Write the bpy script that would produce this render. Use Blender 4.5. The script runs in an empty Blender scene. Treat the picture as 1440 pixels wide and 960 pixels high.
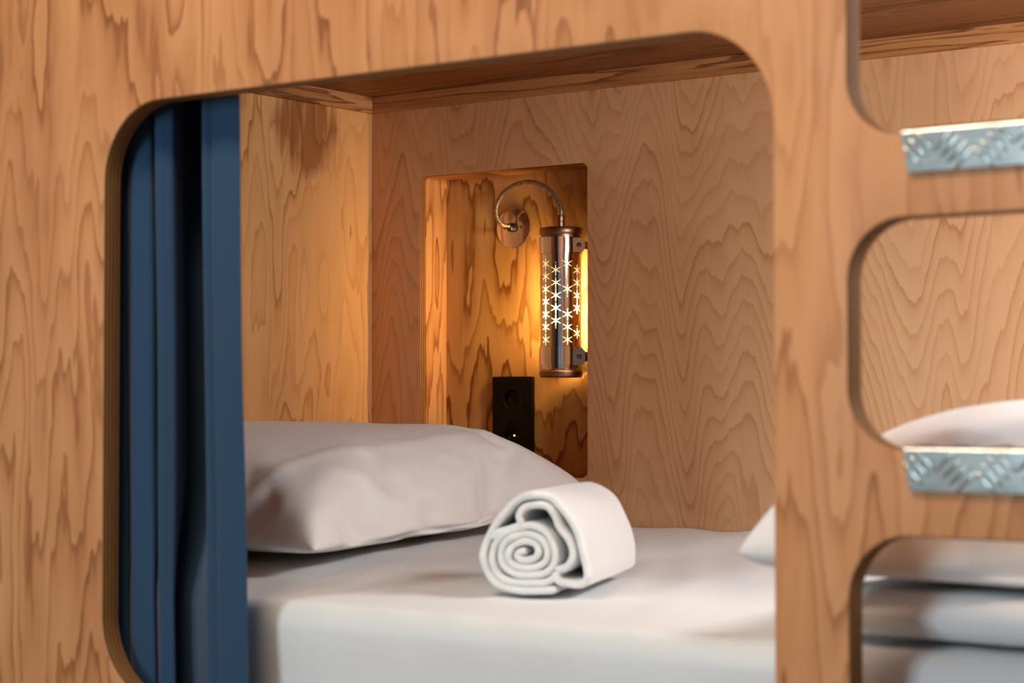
import bpy, bmesh, math, random
from mathutils import Vector, Matrix, noise

S = bpy.context.scene
C = S.collection
random.seed(7)
PI = math.pi

# ------------------------------------------------------------------ layout (metres)
YP = 1.55            # front face of the plywood front panel
TH = 0.027           # its thickness
YB = 2.93            # back wall of the bunk
XL = -2.505          # head end wall
XR = -0.30           # foot end wall
ZC = 1.574           # bunk ceiling
ZM = 0.765           # mattress top
YM = 1.65            # mattress front


# ------------------------------------------------------------------ helpers
def link(o, parent=None):
    C.objects.link(o)
    if parent is not None:
        o.parent = parent
    return o


def obj(name, bm, mats, parent=None, smooth=True, angle=35):
    me = bpy.data.meshes.new(name)
    bm.to_mesh(me)
    bm.free()
    o = bpy.data.objects.new(name, me)
    if not isinstance(mats, (list, tuple)):
        mats = [mats]
    for m in mats:
        me.materials.append(m)
    if smooth:
        for p in me.polygons:
            p.use_smooth = True
        try:
            me.set_sharp_from_angle(angle=math.radians(angle))
        except Exception:
            pass
    link(o, parent)
    return o


def tag(o, label=None, cat=None, group=None, kind=None):
    if label: o['label'] = label
    if cat: o['category'] = cat
    if group: o['group'] = group
    if kind: o['kind'] = kind
    return o


def empty(name, loc):
    o = bpy.data.objects.new(name, None)
    o.location = loc
    o.empty_display_size = 0.05
    return link(o)


def box(bm, x0, x1, y0, y1, z0, z1, bev=0.0, seg=2, mat=0):
    r = bmesh.ops.create_cube(bm, size=1)
    vs = r['verts']
    for v in vs:
        v.co = Vector(((x0 + x1) / 2 + v.co.x * (x1 - x0), (y0 + y1) / 2 + v.co.y * (y1 - y0), (z0 + z1) / 2 + v.co.z * (z1 - z0)))
    fs = set(f for v in vs for f in v.link_faces)
    for f in fs: f.material_index = mat
    if bev > 0:
        es = list(set(e for v in vs for e in v.link_edges))
        bmesh.ops.bevel(bm, geom=es, offset=bev, segments=seg, affect='EDGES', profile=0.5)


def lathe(bm, prof, n=48, loc=(0, 0, 0), rot=None, mat=0):
    """prof: (r, z) list, revolved about local z"""
    M = Matrix.Translation(Vector(loc)) @ (rot.to_4x4() if rot else Matrix.Identity(4))
    rings = []
    for r, z in prof:
        if r < 1e-6:
            rings.append([bm.verts.new(M @ Vector((0, 0, z)))])
        else:
            rings.append([bm.verts.new(M @ Vector((r * math.cos(2 * PI * k / n), r * math.sin(2 * PI * k / n), z))) for k in range(n)])
    for a, b in zip(rings, rings[1:]):
        for k in range(n):
            k2 = (k + 1) % n
            if len(a) == 1 and len(b) > 1:
                f = bm.faces.new((a[0], b[k], b[k2]))
            elif len(b) == 1 and len(a) > 1:
                f = bm.faces.new((a[k2], a[k], b[0]))
            elif len(a) > 1:
                f = bm.faces.new((a[k], b[k], b[k2], a[k2]))
            else:
                continue
            f.material_index = mat
    bmesh.ops.recalc_face_normals(bm, faces=bm.faces[:])


def tube(bm, pts, r, n=10, cap=True):
    pts = [Vector(p) for p in pts]
    up = Vector((0.31, 0.2, 0.93)).normalized()
    rings = []
    prev = None
    for i, p in enumerate(pts):
        t = (pts[min(i + 1, len(pts) - 1)] - pts[max(i - 1, 0)]).normalized()
        if prev is None:
            a = t.cross(up).normalized()
        else:
            a = (prev - t * prev.dot(t)).normalized()
        prev = a
        b = t.cross(a)
        rr = r(i / (len(pts) - 1)) if callable(r) else r
        rings.append([bm.verts.new(p + (a * math.cos(2 * PI * k / n) + b * math.sin(2 * PI * k / n)) * rr) for k in range(n)])
    for A, B in zip(rings, rings[1:]):
        for k in range(n):
            bm.faces.new((A[k], A[(k + 1) % n], B[(k + 1) % n], B[k]))
    if cap:
        bm.faces.new(rings[0]); bm.faces.new(rings[-1])
    bmesh.ops.recalc_face_normals(bm, faces=bm.faces[:])


def catmull(P, per=8, closed=False):
    P = [Vector(p) for p in P]
    n = len(P)
    out = []
    rng = n if closed else n - 1
    for i in range(rng):
        if closed:
            p0, p1, p2, p3 = P[(i - 1) % n], P[i], P[(i + 1) % n], P[(i + 2) % n]
        else:
            p0, p1, p2, p3 = P[max(i - 1, 0)], P[i], P[i + 1], P[min(i + 2, n - 1)]
        for k in range(per):
            t = k / per
            out.append(0.5 * ((2 * p1) + (p2 - p0) * t + (2 * p0 - 5 * p1 + 4 * p2 - p3) * t * t + (3 * p1 - p0 - 3 * p2 + p3) * t ** 3))
    if not closed:
        out.append(P[-1])
    return out


def rrect(x0, x1, z0, z1, r, n=14):
    pts = []
    for cx, cz, a0 in ((x1 - r, z1 - r, 0), (x0 + r, z1 - r, 90), (x0 + r, z0 + r, 180), (x1 - r, z0 + r, 270)):
        for k in range(n + 1):
            a = math.radians(a0 + 90 * k / n)
            pts.append((cx + r * math.cos(a), cz + r * math.sin(a)))
    return pts


def plate(name, outer, holes, y0, y1, mats, bev=0.0, parent=None):
    """sheet in the XZ plane with holes, thickness along Y; edge faces get the second material"""
    cu = bpy.data.curves.new(name + '_c', 'CURVE')
    cu.dimensions = '2D'
    cu.fill_mode = 'BOTH'
    t = (y1 - y0) / 2
    cu.extrude = t - bev
    cu.bevel_depth = bev
    cu.bevel_resolution = 3
    cu.offset = -bev
    for loop in [outer] + holes:
        sp = cu.splines.new('POLY')
        sp.points.add(len(loop) - 1)
        for p, (x, z) in zip(sp.points, loop):
            p.co = (x, z, 0, 1)
        sp.use_cyclic_u = True
    tmp = bpy.data.objects.new(name + '_t', cu)
    C.objects.link(tmp)
    dg = bpy.context.evaluated_depsgraph_get()
    me = bpy.data.meshes.new_from_object(tmp.evaluated_get(dg))
    bpy.data.objects.remove(tmp)
    bpy.data.curves.remove(cu)
    me.name = name
    bm = bmesh.new(); bm.from_mesh(me)
    for v in bm.verts:
        x, z, y = v.co
        v.co = Vector((x, (y0 + y1) / 2 - y, z))
    bmesh.ops.remove_doubles(bm, verts=bm.verts[:], dist=1e-5)
    bmesh.ops.recalc_face_normals(bm, faces=bm.faces[:])
    for f in bm.faces:
        f.material_index = 0 if abs(f.normal.y) > 0.7 else len(mats) - 1
    bpy.data.meshes.remove(me)
    return obj(name, bm, mats, parent, angle=40)


# ------------------------------------------------------------------ materials
def new_mat(name):
    m = bpy.data.materials.new(name)
    m.use_nodes = True
    nt = m.node_tree
    nt.nodes.clear()
    out = nt.nodes.new('ShaderNodeOutputMaterial')
    b = nt.nodes.new('ShaderNodeBsdfPrincipled')
    nt.links.new(b.outputs[0], out.inputs[0])
    return m, nt, b, out


class N:
    def __init__(s, nt): s.nt = nt
    def put(s, sock, v):
        if isinstance(v, bpy.types.NodeSocket): s.nt.links.new(v, sock)
        else: sock.default_value = v
    def math(s, op, a, b=None, c=None):
        n = s.nt.nodes.new('ShaderNodeMath'); n.operation = op
        s.put(n.inputs[0], a)
        if b is not None: s.put(n.inputs[1], b)
        if c is not None: s.put(n.inputs[2], c)
        return n.outputs[0]
    def comb(s, x, y, z):
        n = s.nt.nodes.new('ShaderNodeCombineXYZ')
        for i, v in enumerate((x, y, z)): s.put(n.inputs[i], v)
        return n.outputs[0]
    def noise(s, vec, scale=1.0, detail=2.0, rough=0.5, dist=0.0):
        n = s.nt.nodes.new('ShaderNodeTexNoise')
        s.put(n.inputs['Vector'], vec)
        n.inputs['Scale'].default_value = scale
        n.inputs['Detail'].default_value = detail
        n.inputs['Roughness'].default_value = rough
        n.inputs['Distortion'].default_value = dist
        return n.outputs[0]
    def ramp(s, fac, stops, interp='LINEAR'):
        n = s.nt.nodes.new('ShaderNodeValToRGB')
        n.color_ramp.interpolation = interp
        e = n.color_ramp.elements
        while len(e) < len(stops): e.new(0.5)
        for el, (p, col) in zip(e, stops):
            el.position = p
            el.color = (*col, 1) if len(col) == 3 else col
        s.put(n.inputs[0], fac)
        return n.outputs[0]
    def mix(s, fac, a, b, mode='MIX'):
        n = s.nt.nodes.new('ShaderNodeMix'); n.data_type = 'RGBA'; n.blend_type = mode
        s.put(n.inputs[0], fac)
        for i, v in ((6, a), (7, b)):
            if isinstance(v, bpy.types.NodeSocket): s.nt.links.new(v, n.inputs[i])
            else: n.inputs[i].default_value = (*v, 1)
        return n.outputs[2]
    def coord(s):
        tc = s.nt.nodes.new('ShaderNodeTexCoord')
        sp = s.nt.nodes.new('ShaderNodeSeparateXYZ')
        s.nt.links.new(tc.outputs['Object'], sp.inputs[0])
        return sp.outputs
    def bump(s, h, strength, dist, bsdf):
        n = s.nt.nodes.new('ShaderNodeBump')
        n.inputs['Strength'].default_value = strength
        n.inputs['Distance'].default_value = dist
        s.put(n.inputs['Height'], h)
        s.nt.links.new(n.outputs[0], bsdf.inputs['Normal'])


def wood(name, light, mid, dark, across='x', along='z', sa=4.0, sl=0.8, rings=14, seed=0.0, contrast=1.0,
         wob=0.35, blotch=0.35, rough=0.5, warp=0.0, knots=0.0, streak=None, fine_amt=0.5, zt=0.0):
    """rotary-cut softwood veneer: growth rings as contour lines of a stretched noise field"""
    m, nt, b, out = new_mat(name)
    n = N(nt)
    ax = {'x': 0, 'y': 1, 'z': 2}
    co = n.coord()
    a, l = co[ax[across]], co[ax[along]]
    base = n.noise(n.comb(n.math('MULTIPLY', a, sa), n.math('MULTIPLY', l, sl), seed), 1.0, 1.0, 0.45, warp)
    jag = n.noise(n.comb(n.math('MULTIPLY', a, sa * 2.4), n.math('MULTIPLY', l, sl * 2.4), seed + 3.1), 1.0, 0.0, 0.5)
    fine = n.noise(n.comb(n.math('MULTIPLY', a, sa * 9), n.math('MULTIPLY', l, sl * 8), seed + 5.1), 1.0, 1.0, 0.5)
    jag = n.math('ADD', jag, n.math('MULTIPLY', fine, fine_amt / max(wob, 0.01)))
    v = n.math('ADD', n.math('ADD', n.math('MULTIPLY', base, rings), n.math('MULTIPLY', jag, wob)), n.math('MULTIPLY', l, zt))
    if knots > 0:
        vo = nt.nodes.new('ShaderNodeTexVoronoi')
        vo.inputs['Scale'].default_value = 1.0
        nt.links.new(n.comb(n.math('MULTIPLY', a, sa * 0.55), n.math('MULTIPLY', l, sl * 1.6), seed + 9.0), vo.inputs['Vector'])
        k = n.math('POWER', n.math('MAXIMUM', n.math('SUBTRACT', 1.0, n.math('MULTIPLY', vo.outputs['Distance'], 2.2)), 0.0), 2.0)
        v = n.math('ADD', v, n.math('MULTIPLY', k, knots))
    fr = n.math('FRACT', v)
    ring_id = n.math('FLOOR', v)
    wn = nt.nodes.new('ShaderNodeTexWhiteNoise'); wn.noise_dimensions = '1D'
    nt.links.new(ring_id, wn.inputs['W'])
    dens = n.ramp(fr, [(0.0, (0, 0, 0)), (0.35, (0.14, 0.14, 0.14)), (0.68, (0.42, 0.42, 0.42)), (0.86, (0.95, 0.95, 0.95)), (0.94, (1, 1, 1)), (0.985, (0.12, 0.12, 0.12)), (1.0, (0, 0, 0))])
    var = n.math('ADD', 0.45, n.math('MULTIPLY', wn.outputs['Value'], 0.75))
    bl = n.noise(n.comb(n.math('MULTIPLY', a, sa * 1.3), n.math('MULTIPLY', l, sl * 1.1), seed + 7.7), 1.0, 3.0, 0.55)
    blm = n.ramp(bl, [(0.35, (0, 0, 0)), (0.68, (1, 1, 1))])
    fib = n.noise(n.comb(n.math('MULTIPLY', a, 420.0), n.math('MULTIPLY', l, 9.0), seed + 1.3), 1.0, 2.0, 0.6)
    d = n.math('MULTIPLY', n.math('MULTIPLY', dens, var), contrast)
    d = n.math('ADD', d, n.math('MULTIPLY', n.math('SUBTRACT', fib, 0.5), 0.25))
    d = n.math('ADD', d, n.math('MULTIPLY', blm, blotch))
    col = n.ramp(d, [(0.0, light), (0.5, mid), (1.0, dark)])
    if streak:
        (s0, s1, l0, l1, scol) = streak
        # resin streaks: ragged vertical marks in one patch of the board
        sn = n.noise(n.comb(n.math('MULTIPLY', a, 60.0), n.math('MULTIPLY', l, 5.0), 2.0), 1.0, 3.0, 0.6)
        da = n.math('ABSOLUTE', n.math('DIVIDE', n.math('SUBTRACT', a, (s0 + s1) / 2), (s1 - s0) / 2))
        dl = n.math('ABSOLUTE', n.math('DIVIDE', n.math('SUBTRACT', l, (l0 + l1) / 2), (l1 - l0) / 2))
        w = n.math('MULTIPLY', n.math('MAXIMUM', n.math('SUBTRACT', 1.0, da), 0.0), n.math('MAXIMUM', n.math('SUBTRACT', 1.0, dl), 0.0))
        w = n.math('MULTIPLY', w, 2.0)
        mk = n.ramp(n.math('MULTIPLY', n.math('MINIMUM', w, 1.0), sn), [(0.22, (0, 0, 0)), (0.45, (1, 1, 1))])
        col = n.mix(n.math('MULTIPLY', mk, 0.75), col, scol)
    nt.links.new(col, b.inputs['Base Color'])
    b.inputs['Roughness'].default_value = rough
    b.inputs['Specular IOR Level'].default_value = 0.3
    n.bump(d, 0.12, 0.0012, b)
    return m


def ply_edge(name, axis='y', pitch=0.0054, light=(0.36, 0.2, 0.085), dark=(0.1, 0.05, 0.018)):
    m, nt, b, out = new_mat(name)
    n = N(nt)
    co = n.coord()
    k = {'x': 0, 'y': 1, 'z': 2}[axis]
    w = n.math('FRACT', n.math('DIVIDE', co[k], pitch))
    o = [co[i] for i in range(3) if i != k]
    ns = n.noise(n.comb(n.math('MULTIPLY', o[0], 25), n.math('MULTIPLY', o[1], 25), n.math('MULTIPLY', co[k], 500)), 1.0, 2.0)
    fac = n.math('ADD', n.ramp(w, [(0.0, (0, 0, 0)), (0.45, (0.05, 0.05, 0.05)), (0.52, (0.9, 0.9, 0.9)), (0.95, (1, 1, 1)), (1.0, (0, 0, 0))]), n.math('MULTIPLY', n.math('SUBTRACT', ns, 0.5), 0.6))
    nt.links.new(n.ramp(fac, [(0, light), (1, dark)]), b.inputs['Base Color'])
    b.inputs['Roughness'].default_value = 0.75
    b.inputs['Specular IOR Level'].default_value = 0.12
    return m


def plain(name, col, rough=0.5, metal=0.0, spec=0.5, emit=None, strength=0.0):
    m, nt, b, out = new_mat(name)
    b.inputs['Base Color'].default_value = (*col, 1)
    b.inputs['Roughness'].default_value = rough
    b.inputs['Metallic'].default_value = metal
    b.inputs['Specular IOR Level'].default_value = spec
    if emit:
        b.inputs['Emission Color'].default_value = (*emit, 1)
        b.inputs['Emission Strength'].default_value = strength
    return m


def fabric(name, col, weave=900.0, wr=0.25, sheen=0.2, fold=0.0):
    m, nt, b, out = new_mat(name)
    n = N(nt)
    co = n.coord()
    vec = n.comb(co[0], co[1], co[2])
    f1 = n.noise(vec, weave, 2.0, 0.6)
    f2 = n.noise(vec, 14.0, 3.0, 0.55, 0.6)
    nt.links.new(n.ramp(f1, [(0.3, tuple(c * 0.9 for c in col)), (0.7, col)]), b.inputs['Base Color'])
    b.inputs['Roughness'].default_value = 0.85
    b.inputs['Specular IOR Level'].default_value = 0.15
    b.inputs['Sheen Weight'].default_value = sheen
    b.inputs['Sheen Roughness'].default_value = 0.5
    h = n.math('ADD', n.math('MULTIPLY', f1, 0.03), n.math('MULTIPLY', f2, fold))
    n.bump(h, wr, 0.02, b)
    return m


L1, M1, D1 = (0.62, 0.36, 0.19), (0.47, 0.24, 0.105), (0.25, 0.105, 0.036)
M_front = wood('front_plywood', (0.60, 0.285, 0.125), (0.46, 0.195, 0.074), (0.25, 0.088, 0.027), 'x', 'z', sa=10.0, sl=1.7, rings=8, seed=1.7, contrast=0.66, wob=3.0, blotch=0.42, fine_amt=0.9, zt=5.0)
M_edge = ply_edge('plywood_edge', light=(0.34, 0.17, 0.065), dark=(0.10, 0.045, 0.015))
M_end = wood('end_plywood', (0.74, 0.44, 0.195), (0.63, 0.335, 0.12), (0.34, 0.135, 0.035), 'y', 'z', sa=10.0, sl=1.8, rings=9, seed=4.2, contrast=0.65, wob=3.0, blotch=0.25, fine_amt=0.7, zt=5.0,
             streak=(2.62, 2.87, 1.36, 1.64, (0.25, 0.07, 0.015)))
M_back = wood('back_plywood', (0.69, 0.395, 0.205), (0.58, 0.30, 0.14), (0.36, 0.155, 0.052), 'x', 'z', sa=7.5, sl=0.9, rings=24, seed=8.4, contrast=0.52, wob=5.0, blotch=0.25, knots=0.0, fine_amt=0.8, zt=17.0)
M_niche = wood('niche_plywood', (0.62, 0.37, 0.145), (0.46, 0.235, 0.075), (0.22, 0.08, 0.018), 'x', 'z', sa=7.5, sl=1.6, rings=10, seed=12.3, contrast=0.8, wob=3.5, blotch=0.25, knots=0.0, fine_amt=1.0, zt=9.0)
M_nside = wood('niche_side_plywood', (0.62, 0.34, 0.14), (0.48, 0.22, 0.07), (0.28, 0.10, 0.025), 'y', 'z', sa=18.0, sl=2.0, rings=5, seed=2.3, contrast=0.8, wob=2.5, blotch=0.3)
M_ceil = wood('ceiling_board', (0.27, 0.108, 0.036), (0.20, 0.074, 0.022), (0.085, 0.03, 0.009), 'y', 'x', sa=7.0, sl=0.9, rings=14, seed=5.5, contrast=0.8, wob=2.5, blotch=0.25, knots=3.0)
M_trim = wood('trim_wood', (0.52, 0.25, 0.095), (0.40, 0.165, 0.055), (0.2, 0.075, 0.022), 'z', 'x', sa=40.0, sl=1.6, rings=5, seed=3.5, contrast=0.9, wob=1.0, blotch=0.3)
M_trim2 = wood('end_trim_wood', (0.54, 0.28, 0.12), (0.42, 0.19, 0.07), (0.2, 0.075, 0.022), 'z', 'y', sa=40.0, sl=2.0, rings=5, seed=6.5, contrast=0.9, wob=1.0, blotch=0.3)
M_sheet = fabric('white_sheet', (0.70, 0.725, 0.735), fold=0.12)
M_pillow = fabric('white_pillowcase', (0.79, 0.79, 0.785), fold=0.10)
M_duvet = fabric('white_duvet', (0.78, 0.79, 0.80), fold=0.15)
M_towel = fabric('white_terry', (0.76, 0.77, 0.77), weave=420.0, wr=0.9, sheen=0.5)
M_curtain = fabric('blue_curtain_cloth', (0.024, 0.060, 0.118), weave=1200.0, sheen=0.1)
M_black = plain('black_plastic', (0.006, 0.004, 0.003), 0.5, spec=0.15)
M_well = plain('black_plastic_matt', (0.005, 0.004, 0.003), 0.5, spec=0.2)
M_bronze = plain('bronze_metal', (0.30, 0.17, 0.10), 0.38, 1.0)
M_steel = plain('polished_steel', (0.80, 0.78, 0.76), 0.07, 1.0)
M_copper = plain('copper_mirror', (0.86, 0.72, 0.60), 0.14, 1.0)
M_chrome = plain('dark_chrome', (0.36, 0.32, 0.28), 0.16, 1.0)
M_dark = plain('dark_rubber', (0.015, 0.012, 0.01), 0.3)
M_glow, _nt, _b, _o = new_mat('emissive_stars')
_n = N(_nt)
_z = _n.math('DIVIDE', _n.math('SUBTRACT', _n.coord()[2], 0.118), 0.034)
_g = _n.math('EXPONENT', _n.math('MULTIPLY', _n.math('MULTIPLY', _z, _z), -1.0))
_b.inputs['Base Color'].default_value = (0.8, 0.6, 0.35, 1)
_b.inputs['Emission Color'].default_value = (1.0, 0.70, 0.36, 1)
_nt.links.new(_n.math('ADD', 1.1, _n.math('MULTIPLY', _g, 7.0)), _b.inputs['Emission Strength'])  # painted falloff: the stars emit most level with the bulb's middle
M_bulb = plain('lit_bulb', (1, 0.8, 0.5), 0.5, 0, emit=(1.0, 0.59, 0.20), strength=130.0)
M_led = plain('lit_indicator', (1, 0.8, 0.5), 0.5, 0, emit=(1.0, 0.62, 0.25), strength=5.0)


def glass_mat():
    m, nt, b, out = new_mat('clear_glass')
    nt.nodes.remove(b)
    tr = nt.nodes.new('ShaderNodeBsdfTransparent'); tr.inputs[0].default_value = (0.97, 0.96, 0.94, 1)
    gl = nt.nodes.new('ShaderNodeBsdfGlossy'); gl.inputs['Roughness'].default_value = 0.02
    lw = nt.nodes.new('ShaderNodeLayerWeight'); lw.inputs['Blend'].default_value = 0.5
    q = N(nt)
    fr = q.math('ADD', 0.04, q.math('MULTIPLY', q.math('POWER', lw.outputs['Facing'], 5.0), 0.5))
    mx = nt.nodes.new('ShaderNodeMixShader')
    nt.links.new(fr, mx.inputs[0]); nt.links.new(tr.outputs[0], mx.inputs[1]); nt.links.new(gl.outputs[0], mx.inputs[2])
    nt.links.new(mx.outputs[0], out.inputs[0])
    return m


def braid_mat():
    m, nt, b, out = new_mat('braided_cable')
    n = N(nt)
    tc = nt.nodes.new('ShaderNodeTexCoord')
    ns = n.noise(tc.outputs['Object'], 700.0, 1.0)
    nt.links.new(n.ramp(ns, [(0.4, (0.04, 0.028, 0.018)), (0.6, (0.55, 0.42, 0.28))]), b.inputs['Base Color'])
    b.inputs['Roughness'].default_value = 0.35
    b.inputs['Metallic'].default_value = 0.7
    n.bump(ns, 0.5, 0.001, b)
    return m


def plate_mat():
    m, nt, b, out = new_mat('checker_plate_aluminium')
    n = N(nt)
    co = n.coord()
    ns = n.noise(n.comb(n.math('MULTIPLY', co[0], 30), n.math('MULTIPLY', co[1], 30), n.math('MULTIPLY', co[2], 200)), 1.0, 3.0)
    nt.links.new(n.ramp(ns, [(0.3, (0.42, 0.46, 0.45)), (0.7, (0.62, 0.66, 0.64))]), b.inputs['Base Color'])
    b.inputs['Roughness'].default_value = 0.22
    b.inputs['Metallic'].default_value = 0.9
    return m


M_glass = glass_mat()
M_braid = braid_mat()
M_plate = plate_mat()

# ------------------------------------------------------------------ setting
bm = bmesh.new(); box(bm, -4.5, 3.0, -3.5, 3.6, -0.05, 0.0)
M_floor = wood('floor_boards', (0.40, 0.26, 0.15), (0.30, 0.18, 0.09), (0.18, 0.1, 0.05), 'x', 'y', sa=9, sl=0.8, rings=10)
tag(obj('floor', bm, M_floor), kind='structure')

# back wall with the hole of the recess
NX0, NX1, NZ0, NZ1, ND = -2.386, -2.0015, 0.852, 1.414, 0.082
wb = plate('wall_back', [(XL - 0.02, 0.4), (XR + 0.02, 0.4), (XR + 0.02, ZC + 0.02), (XL - 0.02, ZC + 0.02)], [rrect(NX0, NX1, NZ0, NZ1, 0.013, 8)], YB, YB + 0.018,
           [M_back, M_edge], 0.0012)
tag(wb, kind='structure')
# recess lining: one open box
bm = bmesh.new()
e = 0.0
y0, y1 = YB + 0.018, YB + ND
box(bm, NX0 - 0.014, NX0, y0, y1, NZ0 - 0.012, NZ1 + 0.012, mat=1)
box(bm, NX1, NX1 + 0.014, y0, y1, NZ0 - 0.012, NZ1 + 0.012, mat=1)
box(bm, NX0, NX1, y0, y1, NZ1, NZ1 + 0.012, mat=2)
box(bm, NX0, NX1, y0, y1, NZ0 - 0.012, NZ0, mat=2)
box(bm, NX0 - 0.014, NX1 + 0.014, y1, y1 + 0.015, NZ0 - 0.012, NZ1 + 0.012, mat=0)
obj('niche_lining', bm, [M_niche, M_nside, M_trim], wb, smooth=False)

bm = bmesh.new(); box(bm, XL - 0.018, XL, YP + TH, YB, 0.4, ZC)
tag(obj('wall_left', bm, M_end, smooth=False), kind='structure')
bm = bmesh.new(); box(bm, XR, XR + 0.018, YP + TH, YB, 0.4, ZC)
tag(obj('wall_right', bm, M_end, smooth=False), kind='structure')
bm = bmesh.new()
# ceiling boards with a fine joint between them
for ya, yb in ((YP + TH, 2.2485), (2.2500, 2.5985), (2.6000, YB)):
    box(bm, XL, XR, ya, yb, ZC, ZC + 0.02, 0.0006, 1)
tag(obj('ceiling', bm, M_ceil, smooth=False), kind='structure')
bm = bmesh.new(); box(bm, XL, XR, YB - 0.012, YB, ZC - 0.031, ZC, 0.001, 1)
tag(obj('trim_1', bm, M_trim, smooth=False), kind='structure')
bm = bmesh.new(); box(bm, XL, XL + 0.012, YP + TH, YB - 0.0125, ZC - 0.031, ZC, 0.001, 1)
tag(obj('trim_2', bm, M_trim2, smooth=False), kind='structure')
bm = bmesh.new(); box(bm, XL, XR, YP + TH, YB, 0.40, 0.58)
tag(obj('platform_floor', bm, M_front, smooth=False), kind='structure')

# ------------------------------------------------------------------ front panel with rounded openings
OX0, OX1, OZ0, OZ1 = -1.728, -0.860, 0.66, 1.330
LX0, LX1 = -0.787, -0.34
holes = [rrect(OX0, OX1, OZ0, OZ1, 0.088, 20),
         rrect(LX0, LX1, 1.221, 1.42, 0.052, 14),
         rrect(LX0, LX1, 0.953, 1.150, 0.052, 14),
         rrect(LX0, LX1, 0.683, 0.880, 0.056, 14)]
fp = plate('bunk_front_panel', [(-3.2, 0.0), (0.9, 0.0), (0.9, 2.5), (-3.2, 2.5)], holes, YP, YP + TH, [M_front, M_edge], 0.0025)
tag(fp, 'tall pine plywood bunk front with rounded openings and ladder cut-outs', 'bunk bed')


# ------------------------------------------------------------------ ladder treads: checker plate angle on each bar
def make_tread(name, ztop, label):
    x0, x1 = -0.7335, -0.395
    root = empty(name, (x0, YP, ztop))
    tag(root, label, 'ladder tread', 'checker plate ladder treads')
    h, t, dep = 0.0335, 0.003, TH - 0.002
    yf = -0.0032
    bm = bmesh.new()
    # L profile swept along x with a rounded nose
    prof = [(dep, 0.0006), (dep, 0.0036)]
    for k in range(7):
        a = math.radians(90 + 90 * k / 6)
        prof.append((yf + 0.003 + 0.0045 * math.cos(a), -0.0009 + 0.0045 * math.sin(a)))
    prof += [(yf - 0.0015, -h), (yf + 0.001, -h), (yf + 0.0025, -h + 0.001), (yf + 0.0025, -0.002), (yf + 0.0028, 0.0006)]
    L = x1 - x0
    rings = []
    nx = 24
    for i in range(nx + 1):
        x = L * i / nx
        ring = []
        for (y, z) in prof:
            zz = z
            xx = x
            if z < -0.02:            # clipped lower corners of the front flange
                if i == 0: xx = 0.005
                if i == nx: xx = L - 0.005
            ring.append(bm.verts.new((xx, y, zz)))
        rings.append(ring)
    np_ = len(prof)
    for A, B in zip(rings, rings[1:]):
        for k in range(np_):
            bm.faces.new((A[k], A[(k + 1) % np_], B[(k + 1) % np_], B[k]))
    bm.faces.new(rings[0]); bm.faces.new(rings[-1])
    bmesh.ops.recalc_face_normals(bm, faces=bm.faces[:])
    plate_o = obj('checker_plate', bm, M_plate, root)
    # raised bars in crossed groups of five, front flange and top flange
    bm = bmesh.new()

    def bar(c, d, nrm, ln=0.0115, w=0.0017, hh=0.0016):
        c, d, nrm = Vector(c), Vector(d).normalized(), Vector(nrm)
        s = d.cross(nrm)
        r = bmesh.ops.create_icosphere(bm, subdivisions=2, radius=1)
        for v in r['verts']:
            v.co = c + d * v.co.x * ln + s * v.co.y * w + nrm * v.co.z * hh
    P = 0.035
    n = int(L / P)
    for i in range(n + 1):
        cx = 0.012 + P * i
        sg = 1 if i % 2 else -1
        for k in (-1.5, -0.5, 0.5, 1.5):
            off = k * 0.0078
            c = (cx + off * 0.75, yf - 0.0015, -0.0165 - sg * off * 0.75)
            if 0.006 < c[0] < L - 0.006:
                bar(c, (1, 0, sg), (0, -1, 0), ln=0.0130, w=0.0022, hh=0.002)
        for yy in (0.010, 0.022):
            sg2 = sg if yy < 0.015 else -sg
            for k in (-1, 0, 1):
                c = (cx + k * 0.0036, yy - sg2 * k * 0.0036, 0.0036)
                if 0.006 < c[0] < L - 0.006:
                    bar(c, (1, sg2, 0), (0, 0, 1), ln=0.0065)
    obj('raised_tread_pattern', bm, M_plate, plate_o)
    return root


make_tread('ladder_tread', 1.221, 'upper aluminium checker plate ladder tread, brightly lit along its top edge')
make_tread('ladder_tread', 0.953, 'lower aluminium checker plate ladder tread in front of the white pillow')

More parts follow.
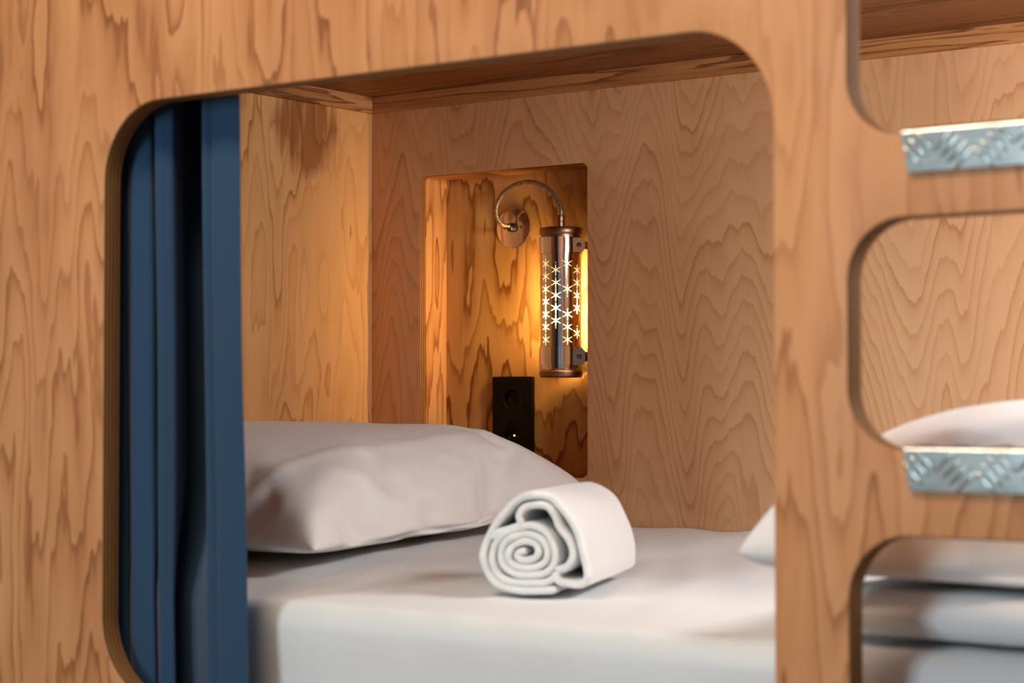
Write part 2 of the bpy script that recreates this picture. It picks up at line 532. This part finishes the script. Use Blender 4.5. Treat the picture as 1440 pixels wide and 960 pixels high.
# ------------------------------------------------------------------ mattress under its sheet
def mattress():
    x0, x1, y0, y1, z0 = XL + 0.004, XR - 0.004, YM, YB - 0.004, 0.58
    nx, ny = 150, 110
    bm = bmesh.new()
    r = 0.028
    # cross-section along y: front face up, round over, top, back
    sec = []
    for k in range(9): sec.append((y0 + 0.004 * math.sin(k / 8 * PI), z0 + (ZM - r - z0) * k / 8))
    for k in range(1, 9):
        a = math.radians(180 - 90 * k / 8)
        sec.append((y0 + r + r * math.cos(a), ZM - r + r * math.sin(a)))
    for k in range(1, ny + 1):
        sec.append((y0 + r + (y1 - y0 - r) * k / ny, ZM))
    sec.append((y1, z0))
    rows = []
    for i in range(nx + 1):
        x = x0 + (x1 - x0) * i / nx
        row = []
        for (y, z) in sec:
            dz = dy = 0
            f = (y - y0) / (y1 - y0)
            if z > ZM - 0.03:
                w = min(1, (z - (ZM - 0.03)) / 0.03)
                p = Vector((x * 2.2 + y * 1.6, y * 1.3 - x * 0.4, 0.3))
                dz = w * (0.004 * noise.noise(p * 1.4) + 0.0038 * (1 - abs(noise.noise(Vector((x * 9 + y * 5.0, y * 1.5 - x * 0.7, 2.2)))) * 3)
                          + 0.004 * f)
            else:
                dy = 0.004 * noise.noise(Vector((x * 6, z * 3, 1.0))) + 0.002 * noise.noise(Vector((x * 16, z * 5, 4.0)))
            if z < z0 + 0.001: dy = 0
            row.append(bm.verts.new((x, y + dy, z + dz)))
        rows.append(row)
    for A, B in zip(rows, rows[1:]):
        for k in range(len(sec) - 1):
            bm.faces.new((A[k], A[k + 1], B[k + 1], B[k]))
    bm.faces.new(rows[0]); bm.faces.new(rows[-1])
    for k in (0,):
        bm.faces.new([r_[0] for r_ in rows] + [r_[-1] for r_ in reversed(rows)])
    bmesh.ops.recalc_face_normals(bm, faces=bm.faces[:])
    return bm


tag(obj('mattress', mattress(), M_sheet, angle=60), 'white sheeted mattress filling the bunk under the pillow and rolled towel', 'mattress')


# ------------------------------------------------------------------ pillows: blown-up cloth
def blown_pillow(w, d, nx, ny, seed, pressure=2.0, frames=45):
    """two sheets of cloth sewn along their rim, inflated with the cloth solver and frozen"""
    bm = bmesh.new()
    top, bot = {}, {}
    rimflag = []
    rnd = random.Random(seed)
    for i in range(nx + 1):
        for j in range(ny + 1):
            u, v = i / nx, j / ny
            x, y = (u - 0.5) * w, (v - 0.5) * d
            rim = i in (0, nx) or j in (0, ny)
            hgt = 0.012 * math.sin(PI * u) * math.sin(PI * v)
            ta = bm.verts.new((x, y, (0 if rim else 0.004 + hgt) + rnd.uniform(-0.001, 0.001)))
            top[i, j] = ta
            rimflag += [True] if rim else [False, False]
            bot[i, j] = ta if rim else bm.verts.new((x, y, -0.004 - hgt + rnd.uniform(-0.001, 0.001)))
    for i in range(nx):
        for j in range(ny):
            bm.faces.new((top[i, j], top[i + 1, j], top[i + 1, j + 1], top[i, j + 1]))
            bm.faces.new((bot[i, j], bot[i, j + 1], bot[i + 1, j + 1], bot[i + 1, j]))
    me = bpy.data.meshes.new('sim')
    bm.to_mesh(me); bm.free()
    o = bpy.data.objects.new('sim', me)
    C.objects.link(o)
    md = o.modifiers.new('cloth', 'CLOTH')
    st = md.settings
    st.quality = 6
    st.mass = 0.25
    st.tension_stiffness = st.compression_stiffness = 25
    st.shear_stiffness = 8
    st.bending_stiffness = 0.35
    st.tension_damping = st.compression_damping = 8
    st.air_damping = 2.0
    st.use_pressure = True
    st.uniform_pressure_force = pressure
    st.effector_weights.gravity = 0.0
    md.collision_settings.use_collision = False
    md.point_cache.frame_start = 1
    md.point_cache.frame_end = frames
    for f in range(1, frames + 1):
        S.frame_set(f)
    dg = bpy.context.evaluated_depsgraph_get()
    m2 = bpy.data.meshes.new_from_object(o.evaluated_get(dg))
    co = [v.co.copy() for v in m2.vertices]
    fc = [tuple(p.vertices) for p in m2.polygons]
    bpy.data.objects.remove(o); bpy.data.meshes.remove(m2)
    S.frame_set(1)
    rim = [k for k, b in enumerate(rimflag) if b]
    return co, fc, rim


PW, PD = 0.78, 0.92
P_CO, P_FC, P_RIM = blown_pillow(PW, PD, 46, 54, 3)
zs = sorted(c.z for c in P_CO)
print('PILLOW extents', min(c.x for c in P_CO), max(c.x for c in P_CO), min(c.y for c in P_CO), max(c.y for c in P_CO), zs[0], zs[-1])


def place_pillow(name, corners, zb, height, lift, label, flat=0.22, sq=1.0, zp=1.0):
    """corners: world (x, y) of the four corners: near right, far right, far left, near left"""
    xm = max(abs(c.x) for c in P_CO); ym = max(abs(c.y) for c in P_CO); zm = max(abs(c.z) for c in P_CO)
    A, B, D, E = [Vector((c[0], c[1], 0)) for c in corners]
    bm = bmesh.new()
    vs = []
    for c in P_CO:
        a, b = c.x / xm, c.y / ym
        a = math.copysign(abs(a) ** sq, a); b = math.copysign(abs(b) ** sq, b)
        u, v = 0.5 + a / 2, 0.5 + b / 2
        p = (E * (1 - u) + A * u) * (1 - v) + (D * (1 - u) + B * u) * v
        zz = c.z / zm
        zz = math.copysign(abs(zz) ** zp, zz)
        zl = zz * (flat if zz < 0 else 1.0)
        z = zb + (zl + flat) / (1 + flat) * height
        if zz > 0:           # soft ridge of the pillowcase fold across the upper side
            z += 0.005 * math.exp(-((u - 0.76 - 0.03 * math.sin(v * 4)) / 0.016) ** 2) * min(1, zz * 2)
            z += 0.003 * noise.noise(Vector((u * 5 + v * 2, v * 3, zb * 40)))
        z += lift(u, v)
        vs.append(bm.verts.new((p.x, p.y, z)))
    mid = (A + B + D + E) / 4
    for k in P_RIM:          # sewn rim stands out as a narrow seam
        d = Vector((vs[k].co.x - mid.x, vs[k].co.y - mid.y, 0)).normalized()
        vs[k].co += d * 0.009
    for f in P_FC:
        bm.faces.new([vs[i] for i in f])
    bmesh.ops.recalc_face_normals(bm, faces=bm.faces[:])
    o = obj(name, bm, M_pillow, angle=180)
    sd = o.modifiers.new('smooth', 'SUBSURF'); sd.levels = 1; sd.render_levels = 1
    tag(o, label, 'pillow', 'pillows in the bunk')
    return o


place_pillow('pillow', [(-1.672, 1.862), (-1.955, 2.90), (-2.49, 2.84), (-2.42, 1.885)], ZM + 0.008, 0.19,
             lambda u, v: 0.012 * max(0, v - 0.55) / 0.45, 'big white pillow against the head wall below the lamp recess', flat=0.2, sq=0.9, zp=0.85)
place_pillow('pillow', [(-0.33, 1.63), (-0.33, 2.28), (-0.96, 2.34), (-0.950, 1.63)], ZM + 0.057, 0.178,
             lambda u, v: 0.0, 'white pillow on folded duvet seen through the ladder cut-outs', flat=0.14, sq=0.82, zp=0.6)

# ------------------------------------------------------------------ folded duvet under the far pillow
def puffy(bm, x0, x1, y0, y1, z0, z1, seed, r=None):
    nx, ny = 40, 34
    top, bot = {}, {}
    h = z1 - z0
    for i in range(nx + 1):
        for j in range(ny + 1):
            u, v = i / nx, j / ny
            eu = min(u, 1 - u) * (x1 - x0); ev = min(v, 1 - v) * (y1 - y0)
            e = min(eu, ev, 0.03) / 0.03
            f = math.sqrt(max(0, 1 - (1 - e) ** 2))
            x, y = x0 + (x1 - x0) * u, y0 + (y1 - y0) * v
            wv = 0.005 * noise.noise(Vector((x * 7, y * 7, seed))) * f
            y += 0.012 * noise.noise(Vector((x * 5, seed, 0))) * (1 - v)
            zc = (z0 + z1) / 2
            rim = i in (0, nx) or j in (0, ny)
            a = bm.verts.new((x, y, zc + h / 2 * f + wv))
            top[i, j] = a
            bot[i, j] = a if rim else bm.verts.new((x, y, zc - h / 2 * f))
    for i in range(nx):
        for j in range(ny):
            bm.faces.new((top[i, j], top[i + 1, j], top[i + 1, j + 1], top[i, j + 1]))
            bm.faces.new((bot[i, j], bot[i, j + 1], bot[i + 1, j + 1], bot[i + 1, j]))


bm = bmesh.new()
puffy(bm, -0.91, -0.315, YM + 0.024, 2.45, ZM + 0.011, ZM + 0.053, 5.0)
bmesh.ops.recalc_face_normals(bm, faces=bm.faces[:])
tag(obj('folded_duvet', bm, M_duvet, angle=180), 'flat folded white duvet on the mattress beneath the far pillow', 'duvet')


# ------------------------------------------------------------------ rolled towel
def towel():
    # centre line of the cloth in its end face, millimetres (u to the right, w up), read from the roll's spiral end
    path = [(-3, -26), (-10, -25), (-18, -21), (-22, -28), (-14, -35), (2, -36), (14, -32), (20, -24), (17, -14), (6, -9), (-12, -10), (-26, -17),
            (-33, -29), (-29, -41), (-14, -47), (6, -47), (22, -41), (30, -30), (29, -17), (20, -8), (4, -3), (-16, -4), (-34, -9), (-44, -21),
            (-45, -36), (-36, -50), (-16, -55), (8, -55), (26, -49), (37, -36), (40, -20), (34, 0), (25, 14), (14, 22), (2, 18), (-4, 6), (-14, 2)]
    sc = 1.0
    # outer turn, hung loosely over the inner roll and folded under at the right
    inner = catmull([(-4, -25, 0), (-12, -26, 0), (-16, -31, 0), (-8, -36, 0), (5, -34, 0), (11, -26, 0), (7, -17, 0), (-6, -13, 0), (-20, -17, 0), (-27, -28, 0),
                     (-23, -40, 0), (-9, -45, 0), (8, -44, 0), (20, -36, 0), (22, -23, 0), (14, -10, 0), (-2, -4, 0), (-20, -7, 0), (-33, -16, 0), (-37, -31, 0),
                     (-31, -45, 0), (-16, -53, 0), (4, -53.5, 0), (21, -50, 0), (31, -38, 0), (31.5, -22, 0), (24, -6, 0), (12, 3, 0), (-3, 6, 0), (-18, 2, 0), (-34, -5, 0), (-45, -18, 0),
                     (-48, -36, 0), (-41, -53, 0), (-25, -62, 0), (0, -63, 0), (22, -61, 0), (38, -50, 0)], 6)
    loose = catmull([(30, -49, 0), (36, -60, 0), (50, -63, 0), (66, -62, 0), (72, -54, 0), (70, -38, 0), (65, -16, 0), (55, 8, 0), (41, 28, 0), (24, 40, 0),
                     (6, 43, 0), (-12, 38, 0), (-29, 24, 0), (-44, 5, 0), (-55, -15, 0), (-59, -34, 0), (-53, -54, 0), (-38, -67, 0), (-14, -72, 0), (12, -72, 0), (34, -70, 0)], 7)
    mid = catmull([(32, -46, 0), (45, -44, 0), (54, -30, 0), (49, -12, 0), (38, 4, 0), (33, 18, 0), (24, 28, 0), (10, 31, 0), (-6, 28, 0), (-13, 18, 0), (-12, 8, 0),
                   (-24, 2, 0), (-40, -3, 0), (-48, -10, 0)], 7)
    return inner, mid, loose


def ribbon(bm, pts, M, half, length, nl, seed, taper=0.0):
    """thick strip of terry cloth: centre line in the end plane, swept along the roll's axis"""
    pts = [Vector((p[0] * 0.001, p[1] * 0.001)) for p in pts]
    n = len(pts)
    nor = []
    for i in range(n):
        t = (pts[min(i + 1, n - 1)] - pts[max(i - 1, 0)])
        t.normalize()
        nor.append(Vector((-t.y, t.x)))
    # stadium cross-section around the strip: end rims are rounded
    stations = []
    for k in range(5): 
        a = PI / 2 * k / 4
        stations.append((half * (1 - math.cos(a)) , math.sin(a)))
    for k in range(1, nl): stations.append((half + (length - 2 * half) * k / nl, 1.0))
    for k in range(5):
        a = PI / 2 * (1 - k / 4)
        stations.append((length - half * (1 - math.cos(a)), math.sin(a)))
    front = []
    for side in (1, -1):
        grid = []
        for (s, wd) in stations:
            row = []
            for i in range(n):
                e = min(1.0, min(i, n - 1 - i) / 2.0 + 0.25)
                sag = 0.0018 * noise.noise(Vector((pts[i].x * 30, pts[i].y * 30, s * 9 + seed)))
                end = 0.004 * noise.noise(Vector((i * 0.12, seed, 3.0 if s < length / 2 else 9.0)))
                q = pts[i] + nor[i] * (side * half * (0.12 + 0.88 * wd) * e + sag)
                row.append(bm.verts.new(M @ Vector((q.x, s + end * (1 if s < length / 2 else 3), q.y))))
            grid.append(row)
        front.append(grid)
    A, B = front
    ns = len(stations)
    for G, fl in ((A, False), (B, True)):
        for a in range(ns - 1):
            for i in range(n - 1):
                f = (G[a][i], G[a][i + 1], G[a + 1][i + 1], G[a + 1][i])
                bm.faces.new(f if not fl else f[::-1])
    for a in (0, ns - 1):
        for i in range(n - 1):
            bm.faces.new((A[a][i], A[a][i + 1], B[a][i + 1], B[a][i]))
    for i in (0, n - 1):
        for a in range(ns - 1):
            bm.faces.new((A[a][i], A[a + 1][i], B[a + 1][i], B[a][i]))


inner, mid, loose = towel()
ax = Vector((-0.36, 0.933, 0)).normalized()
ux = Vector((ax.y, -ax.x, 0))
MT = Matrix(((ux.x * 0.94, ax.x, 0, -1.346), (ux.y * 0.94, ax.y, 0, 1.852), (ux.z, ax.z, 0.95, ZM + 0.079), (0, 0, 0, 1)))
bm = bmesh.new()
ribbon(bm, inner, MT, 0.0046, 0.245, 16, 1.0)
ribbon(bm, mid, MT, 0.0048, 0.25, 16, 2.0)
ribbon(bm, loose, MT, 0.0051, 0.26, 16, 3.0)
bmesh.ops.recalc_face_normals(bm, faces=bm.faces[:])
tag(obj('rolled_towel', bm, M_towel, angle=80), 'white terry towel rolled into a loose spiral in the middle of the mattress', 'towel')


# ------------------------------------------------------------------ curtain
def curtain():
    # fold line in plan (x, y), from the hidden left end to the free right edge
    plan = []
    # folds lean towards the right as they come forward; between them deep narrow gaps
    lobes = [(-1.905, -1.872), (-1.866, -1.832), (-1.822, -1.792), (-1.784, -1.752), (-1.748, -1.714), (-1.703, -1.677), (-1.627, -1.568)]
    for k, (xa, xb) in enumerate(lobes):
        last = k == len(lobes) - 1
        if k: plan += [(xa - 0.052, 1.672), (xa - 0.022, 1.636)]
        plan += [(xa, 1.608), (xa + 0.006, 1.599)]
        if last: plan += [(-1.616, 1.597), (-1.609, 1.602), (-1.602, 1.597), (-1.582, 1.596), (-1.564, 1.600)]
        else: plan += [((xa + xb) / 2, 1.595), (xb - 0.005, 1.599), (xb, 1.608), (xb - 0.022, 1.638), (xb - 0.060, 1.684)]
    P = catmull([(x, y, 0) for x, y in plan], 8)
    z0, z1 = 0.60, ZC
    nz = 60
    bm = bmesh.new()
    rows = []
    n = len(P)
    for k in range(nz + 1):
        z = z1 + (z0 - z1) * k / nz
        f = k / nz
        row = []
        for i, p in enumerate(P):
            s = i / (n - 1)
            x = p.x + 0.022 * f ** 1.6 * (0.2 + 0.8 * s) - 0.016 * (f ** 2) * (1 - s) * 0 
            x += 0.010 * f * noise.noise(Vector((s * 5, f * 1.6, 1.0)))
            amp = 1.0 - 0.50 * min(1, max(0, (0.90 - z) / 0.13)) ** 1.5
            y = 1.596 + (p.y - 1.596) * amp + 0.003 * noise.noise(Vector((s * 8, f * 3, 5.0)))
            row.append(bm.verts.new((x, y, z)))
        rows.append(row)
    for A, B in zip(rows, rows[1:]):
        for i in range(n - 1):
            bm.faces.new((A[i], A[i + 1], B[i + 1], B[i]))
    bmesh.ops.recalc_face_normals(bm, faces=bm.faces[:])
    return bm


cu = obj('curtain', curtain(), M_curtain, angle=180)
so = cu.modifiers.new('thick', 'SOLIDIFY'); so.thickness = 0.0016
tag(cu, 'dark blue curtain gathered in deep folds at the left of the opening', 'curtain')

# ------------------------------------------------------------------ wall lamp in the recess
LXc, LYc = -2.076, 2.955
YN = YB + ND                      # recess back
lamp = empty('wall_lamp', (LXc, LYc, 1.031))
tag(lamp, 'lit tubular glass wall lamp with star cut-outs hanging in the recess', 'lamp')


def lz(y): return 1.0 + (555 - y) / 776.0 - 1.031     # heights inside the lamp, from its base


R = 0.0385
bm = bmesh.new()      # outer glass: two walls
lathe(bm, [(R, lz(521)), (R, lz(334))], 64)
obj('glass_tube', bm, M_glass, lamp, angle=60)
cam_ang = math.atan2(-0.804, 0.595)
# mirror sleeve open to the back
bm = bmesh.new()
rs = 0.0372
zt, zb_ = lz(336), lz(519)
for r_ in (rs, rs - 0.0008):
    pass
n = 60
a0, a1 = cam_ang - math.radians(112), cam_ang + math.radians(100)
ro, ri = [], []
for k in range(n + 1):
    a = a0 + (a1 - a0) * k / n
    for lst, rr in ((ro, rs), (ri, rs - 0.0008)):
        lst.append((bm.verts.new((rr * math.cos(a), rr * math.sin(a), zb_)), bm.verts.new((rr * math.cos(a), rr * math.sin(a), zt))))
for k in range(n):
    bm.faces.new((ro[k][0], ro[k + 1][0], ro[k + 1][1], ro[k][1]))
    bm.faces.new((ri[k + 1][0], ri[k][0], ri[k][1], ri[k + 1][1]))
    bm.faces.new((ro[k][0], ri[k][0], ri[k + 1][0], ro[k + 1][0]))
    bm.faces.new((ro[k][1], ro[k + 1][1], ri[k + 1][1], ri[k][1]))
for k in (0, n):
    bm.faces.new((ro[k][0], ro[k][1], ri[k][1], ri[k][0]))
bmesh.ops.recalc_face_normals(bm, faces=bm.faces[:])
sleeve = obj('reflector', bm, M_steel, lamp, angle=60)
# star shapes on the uncut sleeve; their emission imitates bulb light through cut-outs
bm = bmesh.new()
a_ = 0.0228
rng = random.Random(11)


def ray(th, z, dth, dz, l0, l1, w0, w1):
    rr = rs + 0.0006
    m = math.hypot(dth, dz)
    dx, dy = dth / m, dz / m
    q = []
    for (l, w, sg) in ((l0, w0, 1), (l0, w0, -1), (l1, w1, -1), (l1, w1, 1)):
        sx, sz = l * dx - sg * w * dy, l * dy + sg * w * dx
        aa = th + sx / rs
        q.append((aa, z + sz))
    # subdivide around the curve
    vs = []
    for (aa, zz) in q:
        vs.append(bm.verts.new((rr * math.cos(aa), rr * math.sin(aa), zz)))
    bm.faces.new(vs)


for c in range(-1, 3):
    th = cam_ang + math.radians(-17 + 33 * c + 1)
    for r_ in range(7):
        z = lz(487) + a_ * (r_ + (0.5 if c % 2 else 0.0))
        if z > lz(366): continue
        if (c, r_) in ((1, 3), (0, 1), (0, 0), (2, 2), (2, 0), (1, 5)): continue
        for d in range(6):
            ang = math.radians(90 + 60 * d)
            L_ = a_ * rng.choice((0.40, 0.44, 0.44, 0.47))
            ray(th, z, math.cos(ang), math.sin(ang), 0.0, L_, 0.0008, 0.0004)
            if rng.random() < 0.5 and d in (0, 3):
                for s_ in (0.53, 0.60):
                    ray(th, z, math.cos(ang), math.sin(ang), a_ * s_ * 0.98, a_ * (s_ * 0.98 + 0.035), 0.0005, 0.0005)
obj('emissive_star_shapes', bm, M_glow, sleeve, smooth=False)
bm = bmesh.new()
lathe(bm, [(0, lz(500)), (0.009, lz(498)), (0.010, lz(480)), (0.010, lz(390)), (0.006, lz(375)), (0, lz(372))], 24, loc=(-0.0, 0.004, 0))
obj('bulb', bm, M_bulb, lamp)
# caps
bm = bmesh.new()
lathe(bm, [(0, lz(319)), (0.030, lz(319.5)), (0.0375, lz(320.5)), (0.0392, lz(323)), (0.0395, lz(328)), (0.0385, lz(330)), (0.0362, lz(330.5)), (0.0362, lz(334.5)), (0, lz(334.5))], 64)
obj('end_cap', bm, M_bronze, lamp)
bm = bmesh.new()
lathe(bm, [(0, lz(520)), (0.0362, lz(520)), (0.0362, lz(521.5)), (0.0398, lz(522)), (0.0400, lz(525)), (0.0385, lz(529.5)), (0.036, lz(531)), (0, lz(531))], 64)
obj('end_cap', bm, M_bronze, lamp)
# holding bands with bracket tabs
for (yt, yb2, ytab0, ytab1) in ((334.5, 357, 336, 356), (488, 513, 490, 513.5)):
    bm = bmesh.new()
    Ro = R + 0.0012
    lathe(bm, [(R + 0.0002, lz(yb2)), (Ro, lz(yb2)), (Ro, lz(yt)), (R + 0.0002, lz(yt)), (R + 0.0002, lz(yb2))], 64)
    band = obj('band', bm, M_steel, lamp, angle=50)
    bm = bmesh.new()
    zc, hz = (lz(ytab0) + lz(ytab1)) / 2, (lz(ytab0) - lz(ytab1)) / 2
    # tab: a pair of clipped plates clamping the band ends together at the front right, with a stay back to the recess
    e1, nn = Vector((0.804, 0.595, 0)), Vector((0.595, -0.804, 0))
    oct_ = [(0.019, -hz), (0.037, -hz), (0.0425, -hz + 0.006), (0.0425, hz - 0.006), (0.037, hz), (0.019, hz)]
    for d0, d1 in ((0.0325, 0.0340), (0.0245, 0.0260)):
        va = [bm.verts.new(e1 * a + nn * d1 + Vector((0, 0, zc + z))) for a, z in oct_]
        vb = [bm.verts.new(e1 * a + nn * d0 + Vector((0, 0, zc + z))) for a, z in oct_]
        bm.faces.new(va); bm.faces.new(vb[::-1])
        for k in range(6):
            bm.faces.new((va[k], va[(k + 1) % 6], vb[(k + 1) % 6], vb[k]))
    box(bm, 0.0485, 0.0505, -0.0035, YN - LYc, zc - hz * 0.55, zc + hz * 0.55)
    bmesh.ops.recalc_face_normals(bm, faces=bm.faces[:])
    obj('bracket_tab', bm, M_chrome, band, smooth=False)
    bm = bmesh.new()
    rotC = nn.to_track_quat('Z', 'Y').to_matrix()
    lathe(bm, [(0, 0.0030), (0.0025, 0.0028), (0.0042, 0.0015), (0.0045, 0), (0.0030, 0), (0.0030, -0.014), (0, -0.014)], 20, loc=e1 * 0.0315 + nn * 0.034 + Vector((0, 0, zc)), rot=rotC)
    obj('clamp_screw', bm, M_bronze, band)
# gland on the upper cap
bm = bmesh.new()
lathe(bm, [(0.0068, lz(319.5)), (0.0068, lz(312)), (0.0060, lz(311.5)), (0.0060, lz(310.5)), (0.0075, lz(310)), (0.0078, lz(305)), (0.0070, lz(302.5)), (0.0045, lz(302)), (0, lz(302))], 12)
obj('cable_gland', bm, M_bronze, lamp, angle=25)
# rosette on the recess back
RX, RZ = -2.223, 1.314
bm = bmesh.new()
rotY = Matrix.Rotation(PI / 2, 3, 'X')
lathe(bm, [(0, 0.0045), (0.0375, 0.0045), (0.0388, 0.0035), (0.039, 0.0), (0, 0.0)], 64, loc=(RX - LXc, YN - LYc, RZ - 1.031), rot=rotY)
ros = obj('rosette', bm, M_copper, lamp, angle=40)
for sx in (-0.019, 0.019):
    bm = bmesh.new()
    lathe(bm, [(0, 0.0055), (0.0022, 0.0055), (0.0032, 0.0048), (0.0034, 0.004), (0, 0.004)], 20, loc=(RX - LXc + sx, YN - LYc, RZ - 1.031), rot=rotY)
    obj('screw', bm, M_bronze, ros)
bm = bmesh.new()
lathe(bm, [(0, 0.019), (0.005, 0.0185), (0.0082, 0.015), (0.009, 0.010), (0.009, 0.0045), (0, 0.0045)], 28, loc=(RX - LXc, YN - LYc, RZ - 1.031), rot=rotY)
obj('grommet', bm, M_dark, ros)
# braided cable: out of the rosette, up and over, down into the gland
ctl = [(RX + 0.001, YN - 0.015, RZ + 0.002), (RX - 0.006, YN - 0.030, RZ + 0.005), (RX - 0.012, YN - 0.040, RZ + 0.020), (RX - 0.008, YN - 0.044, RZ + 0.042), (RX + 0.012, YN - 0.048, RZ + 0.062),
       (RX + 0.045, YN - 0.052, RZ + 0.0755), (RX + 0.085, LYc, RZ + 0.076), (RX + 0.118, LYc, RZ + 0.062), (RX + 0.138, LYc, RZ + 0.040), (LXc, LYc, 1.031 + lz(303) + 0.012), (LXc, LYc, 1.031 + lz(303))]
bm = bmesh.new()
tube(bm, [Vector(p) - Vector((LXc, LYc, 1.031)) for p in catmull(ctl, 8)], 0.0042, 12)
obj('cable', bm, M_braid, lamp, angle=80)

# ------------------------------------------------------------------ power socket
SX0, SX1, SZ0, SZ1 = -2.268, -2.176, 0.876, 1.034
sk = empty('power_socket', ((SX0 + SX1) / 2, YN, SZ0))
tag(sk, 'black double power socket plate below the lamp, behind the pillow', 'power socket')
ox, oz = (SX0 + SX1) / 2, SZ0
cxs = 0.0
hzs = [(SZ1 - SZ0) / 2 + 0.0355, (SZ1 - SZ0) / 2 - 0.0355]
fr = plate('face_plate', rrect(-(SX1 - SX0) / 2, (SX1 - SX0) / 2, 0, SZ1 - SZ0, 0.002, 3),
           [[(cxs + 0.0235 * math.cos(2 * PI * k / 48), z + 0.0235 * math.sin(2 * PI * k / 48)) for k in range(48)] for z in hzs],
           -0.009, 0.0, [M_black, M_black], 0.0008, sk)
for i, z in enumerate(hzs):
    bm = bmesh.new()
    lathe(bm, [(0.0232, 0.0088), (0.0220, 0.0095), (0.0205, 0.0095), (0.0195, 0.0088), (0.0190, 0.003), (0.0, 0.003)], 48, loc=(cxs, 0, z), rot=rotY)
    w = obj('socket_well', bm, M_well, sk, angle=40)
    for sx in (-0.0095, 0.0095):
        bm = bmesh.new()
        lathe(bm, [(0.0030, 0.0030), (0.0030, 0.0036), (0.0022, 0.0036), (0.0022, 0.0031), (0, 0.0031)], 16, loc=(cxs + sx, 0, z), rot=rotY)
        obj('contact_hole', bm, M_dark, w)
    if i == 1:
        bm = bmesh.new()
        lathe(bm, [(0, 0.0045), (0.0012, 0.0042), (0.0016, 0.003), (0, 0.003)], 16, loc=(cxs + 0.001, 0, z + 0.004), rot=rotY)
        tag(obj('indicator_light', bm, M_led, w), 'tiny glowing amber indicator')

# ------------------------------------------------------------------ light of the room
W = bpy.data.worlds.new('room_light')
S.world = W
W.use_nodes = True
bg = W.node_tree.nodes['Background']
bg.inputs[0].default_value = (0.95, 0.97, 1.0, 1)
bg.inputs[1].default_value = 0.20


def area(name, loc, target, size, size_y, power, col):
    l = bpy.data.lights.new(name, 'AREA')
    l.shape = 'RECTANGLE'; l.size = size; l.size_y = size_y
    l.energy = power; l.color = col
    o = bpy.data.objects.new(name, l)
    o.location = loc
    d = Vector(target) - Vector(loc)
    o.rotation_euler = d.to_track_quat('-Z', 'Y').to_euler()
    C.objects.link(o)
    return o


area('daylight_window', (-1.22, -2.4, 1.6), (-1.2, 1.6, 1.0), 0.7, 1.7, 76, (0.74, 0.91, 1.0))
area('ceiling_lamp', (-1.2, 0.55, 2.5), (-1.1, 1.55, 1.5), 0.9, 0.35, 27, (1.0, 0.77, 0.56))
area('foot_end_lamp', (-0.42, 2.25, 1.46), (-2.3, 2.45, 0.98), 0.45, 0.16, 13.5, (0.98, 0.97, 0.97))

# ------------------------------------------------------------------ camera
cam = bpy.data.cameras.new('camera')
cam.sensor_width = 36.0
cam.lens = 70.0
cam.clip_start = 0.05
cam.dof.use_dof = True
cam.dof.focus_distance = 3.52
cam.dof.aperture_fstop = 6.3
co = bpy.data.objects.new('camera', cam)
yaw, pit = math.radians(36.5), math.radians(1.53)
fwd = Vector((-math.sin(yaw) * math.cos(pit), math.cos(yaw) * math.cos(pit), math.sin(pit)))
co.location = (0, 0, 1.0)
co.rotation_euler = fwd.to_track_quat('-Z', 'Y').to_euler()
C.objects.link(co)
S.camera = co

S.view_settings.view_transform = 'Standard'
S.view_settings.look = 'None'
S.view_settings.gamma = 1.0
S.view_settings.use_curve_mapping = False
S.view_settings.exposure = 0.0
S.cycles.use_denoising = True
S.cycles.max_bounces = 10
S.cycles.diffuse_bounces = 5
S.cycles.glossy_bounces = 5
S.cycles.transparent_max_bounces = 12
S.cycles.sample_clamp_indirect = 6
S.cycles.caustics_reflective = False
S.cycles.caustics_refractive = False
